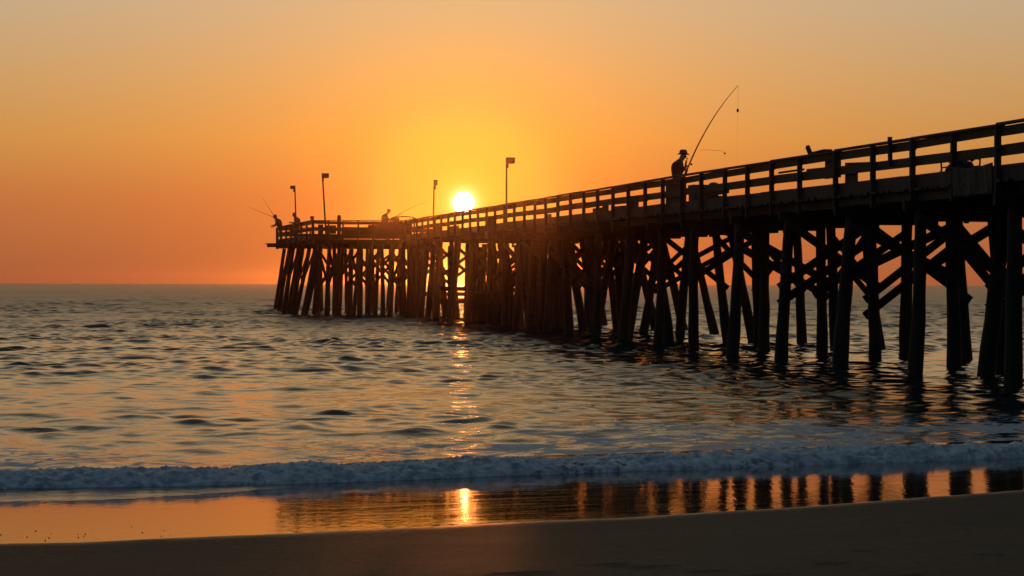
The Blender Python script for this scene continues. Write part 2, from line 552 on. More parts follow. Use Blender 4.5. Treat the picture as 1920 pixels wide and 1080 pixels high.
for i in range(NW):
    fl = sstep(lam[i] / np.gradient(rr), 2.2, 3.6)
    lost += (1 - fl ** 2) * (amp[i] * 2 * np.pi / lam[i]) ** 2 / 2
    if fl.max() <= 0:
        continue
    n_ = int((fl > 0).sum())
    p = np.float32(kx[i]) * X0[:n_] + np.float32(ky[i]) * Y0[:n_] + np.float32(ph[i])
    a = (amp[i] * fl[:n_, None] * gust[:n_] * (shallow[:n_] * .85 + .15)).astype(np.float32)
    Zs[:n_] += a * np.cos(p)
    s_ = a * np.sin(p) * 1.0
    DX[:n_] -= s_ * math.cos(th[i]); DY[:n_] -= s_ * math.sin(th[i])
sw = swell(U0, V0)
churn = np.exp(-np.clip(q, 0, None) / 4.0) * (R2 < 60)
Zs += sw + .020 * churn * fbm(U0 * 1.6, V0 * 1.1, 4, 70)
Zs = np.where(q < .35, -.25, Zs + (.035 + np.clip(.03 + SLOPE * (U_F - U0), 0, .2)) * np.exp(-np.clip(q, 0, None) / 5))
foam = (sstep(q, .2, .8) * (1 - sstep(q, 2.5, 10.5 + 3 * pn(V0 * .2, V0 * 0, 73))) * (.56 + .42 * sstep(V0, 6, 13) + .22 * pn(V0 * .3, U0 * .6, 71)))
foam = np.clip(foam, 0, 1) + .62 * np.clip(sstep(sw, .05, .13) * (U0 < 38), 0, 1) + .22 * sstep(pn(U0 * .22 + 7, V0 * .1, 75), .1, .45) * (U0 < 46)
rough = np.clip(np.sqrt(np.sqrt(2.0 * lost)) * .70, 0, .45)[:, None] * np.ones_like(X0)
rough = np.maximum(rough, .04)
near = np.clip(np.exp(-(R2 - 20) / 55.0), .28, 1) * .9
sea = grid_mesh('sea', X0 + DX, Y0 + DY, Zs, sea_mat("sea_water"), {'foam': foam, 'rough': rough, 'near': near})
tag(sea, kind='structure')

# thin sheet of backwash between the breaker and its leading edge on the sand
sv = axis([(-20, -6, .08), (-6, 20, .03), (20, 30, .08)])
ss = np.concatenate([[0, .004, .010, .018, .03], np.linspace(.045, 1, 70)])
SV, SS = np.meshgrid(sv, ss)
ul = u_lead(SV) + .05 * fbm(SV * 1.3, SV * 0, 4, 80)
uf = u_front(SV) + .40
SU = ul + (uf - ul) * SS
run = SU - ul
lip = 1 - .97 * sstep(SV, -2.0, 2.5)
film = beach_z(SU, SV) - .002 + lip * (.008 * (1 - np.exp(-run / .02)) + .022 * run) + (1 - lip) * (.004 * sstep(run, 0, .8) + .006 * run ** 2)
film += .0034 * sstep(run, .05, .6) * fbm(SU * 3.4, SV * 2.2, 4, 81) + .0016 * sstep(run, .02, .2) * pn(SU * 13, SV * 8, 85)
sx, sy = xy(SU, SV)
sw_o = grid_mesh('backwash', sx, sy, film, sea_mat("backwash_water", .55),
                 {'foam': .10 * sstep(run, .1, 1.0) + .5 * sstep(SS, .55, 1.0) * np.clip(.4 + pn(SU * 1.5, SV * .6, 86), 0, 1), 'rough': np.full_like(film, .15), 'near': np.full_like(film, .9)})
tag(sw_o, kind='structure')

# the breaker: a low ridge of tumbling foam
fv = axis([(-22, -6, .07), (-6, 20, .019), (20, 36, .07)])
ft = np.concatenate([np.linspace(0, .45, 34), np.linspace(.45, 1, 34)[1:]])
FV, FT = np.meshgrid(fv, ft)
q = -.24 + FT * 2.6
FU = u_front(FV) + q
hh = .088 * (.85 + .85 * pn(FV * .28, FV * 0, 90) + .7 * pn(FV * .8, FV * 0, 91) + .3 * pn(FV * 2.3, FV * 0, 89)) * (1 - .30 * sstep(FV, 5, 13))
front_ = sstep(q, -.24, .20)
prof = np.where(q < .20, np.sin(np.clip((q + .24) / .44, 0, 1) * np.pi / 2) ** .8, np.exp(-((q - .2) / 1.15) ** 2))
lump = 0
for k, (sc, a_) in enumerate(((1.6, .042), (3.4, .036), (7.2, .022), (14, .011))):
    lump = lump + a_ * (1 - 2.1 * np.abs(fbm(FU * sc * 1.1 + FT * 2, FV * sc, 1, 92 + k)))
env = np.clip(prof, 0, 1) ** .5 * np.where(q < .8, 1, np.exp(-(q - .8) / .6))
fbase = np.clip(.03 + SLOPE * (U_F - u_front(FV)), .02, .25) + .012
FZ = fbase * (1 - .3 * sstep(q, .2, 2)) + hh * prof + (lump - .030) * env * 1.15 - .02 * (FT > .985) - .03 * (FT < .01)
out = (lump - .04) * env * 1.2 * (1 - sstep(q, .0, .5))
fx, fy = xy(FU - out, FV)
ffoam = np.clip(1.0 - .70 * sstep(q, .35, 1.7) + .60 * pn(FU * 2, FV * 1.0, 99) - .5 * sstep(.06 - hh, 0, .04), 0, 1)
surf = grid_mesh('surf', fx, fy, FZ, surf_mat(), {'foam': ffoam})
tag(surf, 'low tumbling line of white surf breaking along the sand', 'surf', kind='stuff')

# ------------------------------------------------------------------ pier
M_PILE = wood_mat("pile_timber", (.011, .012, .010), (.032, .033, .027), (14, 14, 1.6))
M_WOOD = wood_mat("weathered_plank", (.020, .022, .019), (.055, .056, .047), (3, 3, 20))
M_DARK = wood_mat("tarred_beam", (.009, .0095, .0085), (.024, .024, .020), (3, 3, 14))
M_METAL = mat("galvanised_pole", (.07, .07, .07), .55, .6, noise=(6, (.04, .04, .04)))
M_BOX = mat("lamp_housing", (.035, .035, .035), .5, .3, noise=(9, (.06, .06, .055)))
M_BLACK = mat("black_rod", (.02, .018, .016), .4, noise=(20, (.04, .03, .025)))
M_SKIN = mat("skin", (.30, .17, .11), .6, noise=(8, (.36, .21, .14)))
M_SHIRT = mat("dark_shirt", (.030, .030, .036), .9, noise=(12, (.05, .05, .055)), bump=(40, .004))
M_TROUS = mat("dark_trousers", (.025, .026, .032), .9, noise=(12, (.04, .04, .048)), bump=(40, .004))
M_HAT = mat("dark_felt_hat", (.035, .030, .025), .9, noise=(15, (.06, .05, .04)))
M_PLAS = mat("blue_plastic", (.03, .05, .075), .5, noise=(4, (.045, .065, .09)))
M_TARP = mat("tarpaulin", (.008, .012, .018), .8, noise=(5, (.018, .025, .036)), bump=(9, .02))

TANV = (200 - 960) / F                       # the pier runs towards this pixel on the horizon
AV = Vector((TANV, 1, 0)).normalized()       # out to sea along the pier
BV_ = Vector((AV.y, -AV.x, 0))               # across, away from the camera
PX0 = 17.7
DZ = 4.81
WID = 5.0


def front_pt(Z): return Vector((PX0 + TANV * Z, Z, 0))
def bent_z(k): return 45.3 + DZ * k
def deck_h(Z): return 4.04 + .0053 * (Z - 47.8)
def px_to_Z(px, w=0.0):
    """distance Z at which the line that runs w metres behind the pier's front shows at px"""
    t = (px - 960) / F
    # x/y = t for point front_pt(Z)+BV_*w
    return (PX0 + BV_.x * w - t * BV_.y * w) / (t - TANV)
def P(Z, w, h): return front_pt(Z) + BV_ * w + Vector((0, 0, h))
def px_w(px, Z):
    t = (px - 960) / F
    f = front_pt(Z)
    return (t * f.y - f.x) / (BV_.x - t * BV_.y)


pier = empty('pier', P(45, 3, 0))
tag(pier, 'long dark timber fishing pier on many piles running out from the beach', 'pier')
INV = Matrix.Translation(-pier.location)


def part(mb, name, m, parent=pier, smooth=False):
    mb.v = [tuple(INV @ Vector(v)) for v in mb.v]
    return mb.build(name, m, parent, smooth)


def sun_lane(Y): return -.35 - .021 * (Y - 16)      # gap shaped among the piles so sunlight reaches the wet sand


piles = []          # (bottom, top, radius)
bents = {}
OVER = {0: [(1901, 1905)], 1: [(1713, 1728)], 2: [(1576, 1597), (1788, 1784), (1877, 1862)],
        3: [(1467, 1480), (1639, 1632), (1812, 1795)], 4: [(1369, 1387), (1542, 1537), (1696, 1699)],
        5: [(1305, 1303), (1432, 1434), (1568, 1558), (1652, 1622)],
        6: [(1234, 1243), (1367, 1342), (1427, 1416), (1502, 1493)], 7: [(1170, 1183), (1254, 1226)], 8: [(1115, 1122)], 9: [(1069, 1062)], 10: [(1027, 1036)]}
KMIN, KMAX = -5, 19
for k in range(KMIN, KMAX + 1):
    Z = bent_z(k)
    top = deck_h(Z) - (.49 if k < 15 else .16)
    base = front_pt(Z)
    row = []
    ov = OVER.get(k, [])
    for j, w0 in enumerate((.05, 1.8, 3.5, 4.85)):
        if j < len(ov):
            wb, wt = px_w(ov[j][0], Z), px_w(ov[j][1], Z)
        else:
            wt = w0 + rnd.uniform(-.18, .18)
            wb = wt + (rnd.choice((-1, 1)) * rnd.uniform(.25, .85) if j in (1, 2) else rnd.uniform(-.3, .3)) + (-.25 if j == 0 else .8 if j == 3 else 0)
        if j == 3 and k < 9 and j >= len(ov) and rnd.random() < .5:
            continue
        row.append((wb, wt, rnd.uniform(.142, .176)))
    row.sort(key=lambda e: e[1])
    bents[k] = row
    if k >= 13:
        lw = (sun_lane(Z) - base.x) / BV_.x
        row = [(wb + (math.copysign(.25, wt - lw) + lw - wt if abs(wt - lw) < .25 else 0), wt + (math.copysign(.25, wt - lw) + lw - wt if abs(wt - lw) < .25 else 0), r) for wb, wt, r in row]
        row = [(max(wb, lw + .17) if wt > lw else min(wb, lw - .17), wt, r) for wb, wt, r in row]
        bents[k] = row
    for wb, wt, r in row:
        kk = (wb - wt) / (top + .0)
        b = P(Z + rnd.uniform(-.12, .12), wb + kk * 1.2, -1.2)
        piles.append((b, P(Z + rnd.uniform(-.05, .05), wt, top + .02), r))

# doubled and replaced piles further out
for k in range(11, KMAX + 1):
    Z = bent_z(k); top = deck_h(Z) - .5
    for w0 in (.35, 1.2, 2.4, 3.1, 4.4):
        wt = w0 + rnd.uniform(-.35, .35)
        zz_ = Z + rnd.choice((-2.4, -1.6, 1.4, .25))
        if abs(front_pt(zz_).x + BV_.x * wt - sun_lane(zz_)) < .5 or rnd.random() < .2:
            continue
        wb = wt + rnd.uniform(-.5, .5)
        if abs(front_pt(zz_).x + BV_.x * wb - sun_lane(zz_)) < .4:
            wb = wt
        piles.append((P(zz_, wb, -1.2), P(zz_, wt, top), rnd.uniform(.14, .18)))

# the widened pier head
NMAIN = len(piles)
HEAD_Z = 137.0
HZ = 4.53                 # its deck height
A_ = P(HEAD_Z, -.25, 0)
def at(px, Y, z=0.0): return Vector(((px - 960) / F * Y, Y, z))
C1 = at(588, 136.2)
C2 = at(521, 154.0)
C3 = Vector((-5.2, 158.0, 0))
C4 = Vector((-4.9, 138.6, 0))
def zpx(px, py, Y): return EYE + (HOR + (px - 960) * .00227 - py) / F * Y
def lerp(a, b, t): return a + (b - a) * t
head_rows = []
for i in range(9):               # front edge
    head_rows.append((lerp(A_, C1, (i + .1) / 8.3), 0, 1))
for i in range(8):               # left end
    head_rows.append((lerp(C1, C2, i / 7.0), 1, 0))
for i in range(1, 4):
    for j in range(1, 6):
        head_rows.append((lerp(lerp(C1, C2, i / 3.6), lerp(C4, C3, i / 3.6), (j + .3 * (i % 2)) / 5.8), 0, 0))
for i in range(1, 5):
    head_rows.append((lerp(C2, C3, i / 4.4), 0, 0))
for p, side, fr in head_rows:
    top = HZ - .33
    b = p + Vector((rnd.uniform(-.25, .25) - (.55 if side else 0), rnd.uniform(-.3, .3) - (.1 if fr else 0), -1.2))
    t_ = p + Vector((.12 + rnd.uniform(-.12, .12) + (.25 if side else 0), .25, top))
    piles.append((b, t_, rnd.uniform(.11, .15)))

# nearest (largest) hundred piles are parts of their own, the rest one mass
order = sorted(range(len(piles)), key=lambda i: piles[i][0].y)
inview = [i for i in order if abs(piles[i][1].x / piles[i][1].y) < .2275 + .01]
own = set(inview[:98])


def pile_shape(mb, b, t, r):
    n = 8
    pts, rad = [], []
    bow = Vector((rnd.uniform(-.05, .05), rnd.uniform(-.03, .03), 0))
    for i in range(n + 1):
        f = i / n
        pts.append(lerp(b, t, f) + bow * math.sin(f * math.pi) + Vector((rnd.uniform(-.012, .012), rnd.uniform(-.012, .012), 0)))
        z = pts[-1].z
        rr_ = r * (1.16 - .28 * f) + rnd.uniform(-.008, .008)
        if -.2 < z < 1.0:
            rr_ += .012
        rad.append(rr_)
    mb.tube(pts, rad, 10)


rest = MB()
for i in order:
    b, t, r = piles[i]
    if i in own:
        mb = MB(); pile_shape(mb, b, t, r)
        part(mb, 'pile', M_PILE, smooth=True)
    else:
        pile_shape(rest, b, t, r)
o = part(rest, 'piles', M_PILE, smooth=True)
o['kind'] = 'stuff'

# bent caps and cross braces
nbr = 0
brest = MB()
for k in range(KMIN, KMAX + 1):
    Z = bent_z(k); dh = deck_h(Z)
    mb = MB()
    w0, w1 = -.45 + rnd.uniform(-.12, .12), WID + .35 + rnd.uniform(-.1, .15)
    ch = .21 if k < 15 else .10
    for s in (-.2, .2):
        cz = dh - (.285 if k < 15 else .062) - ch / 2
        mb.beam(P(Z + s, w0 + s * .4, cz), P(Z + s, w1, cz), .14, ch)
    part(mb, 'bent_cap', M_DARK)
    row = bents[k]
    lw = (sun_lane(Z) - front_pt(Z).x) / BV_.x if k >= 13 else -99
    for j in range(len(row) - 1):
        (b0, t0, r0), (b1, t1, r1) = row[j], row[j + 1]
        zt, zb = dh - .62 - rnd.uniform(0, .2), 1.95 + rnd.uniform(-.3, .3)
        def wz(bb, tt, z): return bb + (tt - bb) * z / (dh - .66)
        side = .22
        lw = (sun_lane(Z) - front_pt(Z).x) / BV_.x
        if k in (15, 18, 19) and t0 < lw < t1:
            continue
        for (pa, pb, s) in (((wz(b0, t0, zt), zt), (wz(b1, t1, zb), zb), -side), ((wz(b0, t0, zb), zb), (wz(b1, t1, zt), zt), side)):
            if rnd.random() < ((.1 if j == 0 else .45) if k < 4 else .45 if k < 12 else .07):
                continue
            dup_ = (k < 3 and rnd.random() < .3) or rnd.random() < .15
            for e in ((0, .42) if dup_ else (0,)):
                pA, pB = Vector(P(Z + s, pa[0], pa[1] - e)), Vector(P(Z + s, pb[0], pb[1] - e))
                u_ = (pB - pA).normalized()
                pA -= u_ * .16; pB += u_ * .18
                if nbr < 98 and k >= -1:
                    mb = MB(); mb.beam(pA, pB, .07, .21 if k < 5 else .17, Vector((0, 0, 1)))
                    part(mb, 'cross_brace', M_WOOD if s < 0 else M_DARK)
                    nbr += 1
                else:
                    brest.beam(pA, pB, .07, .19)
for k, hs in ((14, (.75, 1.35)), (16, (.95, 1.65)), (18, (1.3,))):  # planks added across the sun gap to hide the bright sea beyond
    Z = bent_z(k)
    for h in hs:
        mb = MB(); mb.beam(P(Z + .24, -.3, h + rnd.uniform(-.1, .1)), P(Z + .24, 4.9, h + rnd.uniform(-.2, .2)), .09, .24)
        part(mb, 'added_waler', M_DARK)
# braces along the pier head and between its piles
hp = piles[NMAIN:]
for a_i in range(len(hp) - 1):
    b0, t0, r0 = hp[a_i]; b1, t1, r1 = hp[a_i + 1]
    if (t0 - t1).length < 4.5:
        for f0, f1 in ((.93, .55), (.55, .93)):
            if rnd.random() < .6:
                brest.beam(lerp(b0, t0, f0) + Vector((0, -.2, 0)), lerp(b1, t1, f1) + Vector((0, -.2, 0)), .07, .16)
o = part(brest, 'cross_braces', M_DARK)
o['kind'] = 'stuff'

# stringers, deck planks, fascia
Z0, Z1 = bent_z(KMIN) - 1.5, 139.5
mb = MB()
for w_ in (.0, 1.25, 2.5, 3.75, 4.95):
    for k in range(KMIN, KMAX + 1):
        if k >= 15 and w_ > .5:
            continue
        za, zb_ = bent_z(k) - .2, bent_z(k + 1) + .2
        off = .055 if k % 2 else -.055
        mb.beam(P(za, w_ + off, deck_h(za) - .17 + rnd.uniform(-.012, .012)), P(zb_, w_ + off, deck_h(zb_) - .17 + rnd.uniform(-.012, .012)), .1, .22)
part(mb, 'stringers', M_DARK)
mb = MB()
z = Z0
while z < Z1:
    wd = rnd.uniform(.185, .2)
    e0, e1 = -.32 + rnd.uniform(-.05, .04), WID + .32 + rnd.uniform(-.05, .05)
    dz_ = rnd.uniform(-.006, .006)
    mb.beam(P(z, e0, deck_h(z) - .03 + dz_), P(z, e1, deck_h(z) - .03 + dz_), wd, .055)
    z += .207
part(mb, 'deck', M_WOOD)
mb = MB()
for i in range(26):
    p0, p1 = lerp(C1, C4, 0), lerp(C2, C3, 0)
n = 84
for i in range(n):
    t = (i + .5) / n
    a, b = lerp(C1, C2, t), lerp(C4, C3, t)
    e = rnd.uniform(0, .06) + (.55 if i > n - 9 else 0)
    mb.beam(a + Vector((-.25 - e, 0, HZ - .03)), b + Vector((.2, 0, HZ - .03)), .2, .055)
part(mb, 'head_deck', M_WOOD)
mb = MB()
for a, b in ((A_, C1), (C1, C2), (C2, C3)):
    mb.beam(a + Vector((0, 0, HZ - .19)), b + Vector((0, 0, HZ - .19)), .12, .26)
for i in range(1, 8):
    mb.beam(lerp(C1, C2, i / 8) + Vector((0, 0, HZ - .2)), lerp(C4, C3, i / 8) + Vector((0, 0, HZ - .2)), .12, .26)
mb.box(C2 + Vector((-.15, -1.0, HZ - .15)), (.9, .5, .2))
part(mb, 'head_beams', M_DARK)

# railings: posts one by one, boards in runs
LEV = ((1.045, .19, 'top_rail'), (.685, .215, 'middle_rail'), (.275, .29, 'lower_rail'))


def rail_run(pts, hfun, posts, outs, first=''):
    """pts: list of deck-edge points; posts stand on the 'outs' side of the boards"""
    for i, p in enumerate(pts):
        mb = MB()
        h = hfun(p)
        lean = rnd.uniform(-.018, .018)
        q0 = p + outs * .075 + Vector((0, 0, h - .36))
        q1 = p + outs * .075 + Vector((lean, lean, h + 1.06 + rnd.uniform(-.02, .03)))
        mb.beam(q0, q1, .095, .115, outs)
        part(mb, posts, M_WOOD)
    for lv, ht, nm in LEV:
        mb = MB()
        i = 0
        while i < len(pts) - 1:
            j = min(i + 2, len(pts) - 1)
            a, b = pts[i], pts[j]
            s0, s1 = rnd.uniform(-.02, .02), rnd.uniform(-.02, .02)
            h0, h1 = hfun(a) + lv + s0 - ht / 2 + .1 - .1, hfun(b) + lv + s1 - ht / 2
            r_ = (b - a).normalized() * .004
            mb.beam(a + r_ + Vector((0, 0, h0)), b - r_ + Vector((0, 0, h1)), .045, ht * rnd.uniform(.93, 1.05))
            i = j
        if nm == 'top_rail':       # flat cap board laid along the top
            for i in range(0, len(pts) - 1, 2):
                j = min(i + 2, len(pts) - 1)
                a, b = pts[i], pts[j]
                s0, s1 = rnd.uniform(-.012, .02), rnd.uniform(-.012, .02)
                mb.beam(a + outs * .02 + Vector((0, 0, hfun(a) + 1.075 + s0)), b + outs * .02 + Vector((0, 0, hfun(b) + 1.075 + s1)), .2, .042)
        part(mb, nm, M_WOOD)


def dh_at(p): return deck_h(p.y)
posts_px = [1897, 1812, 1735, 1660, 1589, 1520, 1467, 1421, 1377, 1332.5, 1295.6]
zp = [px_to_Z(p) for p in posts_px]
while zp[-1] < 135.5:
    zp.append(zp[-1] + 2.405 + rnd.uniform(-.05, .05))
zz = zp[0]
pre = []
while zz > 22:
    zz -= 2.4; pre.append(zz)
zp = pre[::-1] + zp
rail_run([P(z_, -.22, 0) for z_ in zp], dh_at, 'rail_post', -BV_)
rail_run([P(z_ + .6, WID + .22, 0) for z_ in zp], lambda p: dh_at(p) - .15, 'rail_post', BV_)
hh_ = lambda p: HZ
rail_run([lerp(A_, C1, i / 6) for i in range(7)], hh_, 'rail_post', Vector((0, -1, 0)))
rail_run([lerp(C1, C2, i / 7) for i in range(8)], hh_, 'rail_post', Vector((-1, 0, 0)))
rail_run([lerp(C2, C3, i / 10) for i in range(11)], hh_, 'rail_post', Vector((0, 1, 0)))

# odd boards and panels nailed on here and there
def patch_board(px0, px1, lo0, hi0, lo1=None, hi1=None, name='patch_board', w_=-.16, m=M_WOOD):
    a, b = px_to_Z(px0), px_to_Z(px1)
    lo1 = lo0 if lo1 is None else lo1; hi1 = hi0 if hi1 is None else hi1
    mb = MB()
    vs = []
    for ww in (w_, w_ + .035):
        for z_, l, h in ((a, lo0, hi0), (b, lo1, hi1)):
            vs += [P(z_, ww, deck_h(z_) + l), P(z_, ww, deck_h(z_) + h)]
    mb.add(vs, [(0, 2, 3, 1), (4, 5, 7, 6), (0, 1, 5, 4), (2, 6, 7, 3), (1, 3, 7, 5), (0, 4, 6, 2)])
    return part(mb, name, m)


patch_board(1257, 1294, .02, 1.0, name='rail_panel')
patch_board(1596, 1655, .50, .78, .50, .70)
patch_board(1470, 1517, .74, .79)
patch_board(1523, 1560, .62, .76, .62, .74)
patch_board(1558, 1586, .45, .95, name='rail_panel')
patch_board(1596, 1618, .20, .5)
patch_board(1735, 1810, -.28, .05)
patch_board(1595, 1730, -.25, .03)
patch_board(1330, 1375, .35, .5, .4, .52)
for _ in range(9):
    p0 = rnd.uniform(800, 1200)
    patch_board(p0, p0 + rnd.uniform(10, 22), .22, rnd.uniform(.4, .62))
# solid boarding on the head's front railing
for px0, px1, lo, hi in ((706, 770, .03, .9), (640, 690, .25, .62), (690, 708, .25, .83), (610, 630, .3, .8), (596, 606, .1, .85)):
    mb = MB()
    mb.box((at((px0 + px1) / 2, 136.6).x, 136.62, HZ + (lo + hi) / 2), ((px1 - px0) / F * 136.6, .04, hi - lo))
    part(mb, 'rail_panel', M_WOOD)
# upright on the rail and bait board
mb = MB()
mb.beam(P(px_to_Z(1693), -.30, deck_h(49) + .56), P(px_to_Z(1692), -.30, deck_h(51) + 1.19), .075, .085, BV_)
part(mb, 'rail_stake', M_WOOD)
mb = MB()
zb_ = px_to_Z(1536)
mb.beam(P(zb_, -.22, deck_h(zb_) + 1.08), P(zb_ + .2, -.25, deck_h(zb_) + 1.30), .09, .10, AV)
mb.beam(P(zb_ - .05, -.2, deck_h(zb_) + 1.12), P(zb_ - 1.3, -.2, deck_h(zb_) + 1.14), .22, .03)
part(mb, 'bait_board', M_WOOD)

# ------------------------------------------------------------------ lamp posts
def lamp_post(pb, top, headw, headh, side, label, notch=False, rad=.045):
    """pb, top: points; head box hangs to 'side' (+1/-1 along x)"""
    root = empty('lamp_post', pb)
    inv = Matrix.Translation(-Vector(pb))
    tag(root, label, 'lamp post', 'lamp posts on the pier')
    mb = MB(); n = 6
    mb.tube([inv @ lerp(Vector(pb), Vector(top), i / n) for i in range(n + 1)], [rad * (1.15 - .3 * i / n) for i in range(n + 1)], 10)
    mb.build('pole', M_METAL, root, True)
    mb = MB()
    mb.box((0, 0, .03), (.22, .22, .06)); mb.box((0, 0, .09), (.14, .14, .06))
    mb.build('base_plate', M_METAL, root)
    t_ = inv @ Vector(top)
    mb = MB()
    c = t_ + Vector((side * headw * .42, 0, -headh * .42))
    vs = []
    for sy_ in (-.13, .13):
        for x_, z_ in ((-.5, .5), (.5, .46), (.5, -.42), (-.5, -.5)):
            vs.append(c + Vector((side * x_ * headw, sy_, z_ * headh)))
    mb.add(vs, [(0, 1, 2, 3), (7, 6, 5, 4), (0, 4, 5, 1), (1, 5, 6, 2), (2, 6, 7, 3), (3, 7, 4, 0)])
    hd = mb.build('lamp_head', M_BOX, root)
    mb = MB()
    mb.box(c + Vector((side * headw * .06, 0, -headh * .5 - .008)), (headw * .7, .2, .022))
    mb.build('lens', mat("lamp_glass", (.25, .25, .24), .2, noise=(8, (.3, .3, .28))), hd)
    mb = MB()
    mb.box(t_ + Vector((side * .035, 0, -headh - .09)), (.11, .09, .2))
    mb.build('bracket', M_BOX, hd)
    return root


zl = px_to_Z(951, -.3)
lamp_post(P(zl, -.34, deck_h(zl) + .0) + Vector((0, 0, 0)), P(zl, -.34, zpx(951, 296, zl)) , .40, .26, 1, 'tallest lamp post, flag shaped head, just right of the sun')
zl = px_to_Z(813.5, -.3)
lamp_post(P(zl, -.34, deck_h(zl)), P(zl, -.34, zpx(814, 338, zl)) + Vector((.04, 0, 0)), .2, .30, 1, 'thin lamp post with small narrow head, just left of the sun', rad=.04)
yl = 137.2
lamp_post(at(611.5, yl, HZ), at(604, yl, zpx(604, 325.5, yl)), .42, .27, 1, 'lamp post leaning left with box head, near edge of the pier head', rad=.05)
yl = 146.0
lamp_post(at(556, yl, HZ), at(552.3, yl, zpx(552, 348.5, yl)), .30, .2, -1, 'lamp post whose short head points left, by far pier end', rad=.045)

# ------------------------------------------------------------------ people
def skin_mesh(chains, sub=2):
    """chains: list of dicts {name:(pos, (rx, ry), parent)}; grows each as a skinned limb tree, returns one mesh"""
    vs, es, rd, roots = [], [], [], []
    for ch in chains:
        idx = {}
        for i, (nm, (p, r, par)) in enumerate(ch.items()):
            idx[nm] = len(vs)
            vs.append(tuple(p)); rd.append(r)
            if par is None: roots.append(len(vs) - 1)
            else: es.append((idx[par], idx[nm]))
    me = bpy.data.meshes.new('body')
    me.from_pydata(vs, es, [])
    ob = bpy.data.objects.new('person_body', me)
    COL.objects.link(ob)
    ob.modifiers.new('Skin', 'SKIN').use_smooth_shade = True
    sk = me.skin_vertices[0].data
    for i, r in enumerate(rd):
        sk[i].radius = r
        sk[i].use_root = i in roots
    sd = ob.modifiers.new('Subdivision', 'SUBSURF')
    sd.levels = sub; sd.render_levels = sub
    bpy.context.view_layer.update()
    dg = bpy.context.evaluated_depsgraph_get()
    out_ = bpy.data.meshes.new_from_object(ob.evaluated_get(dg))
    bpy.data.objects.remove(ob)
    bpy.data.meshes.remove(me)
    out_.polygons.foreach_set('use_smooth', [True] * len(out_.polygons))
    return out_


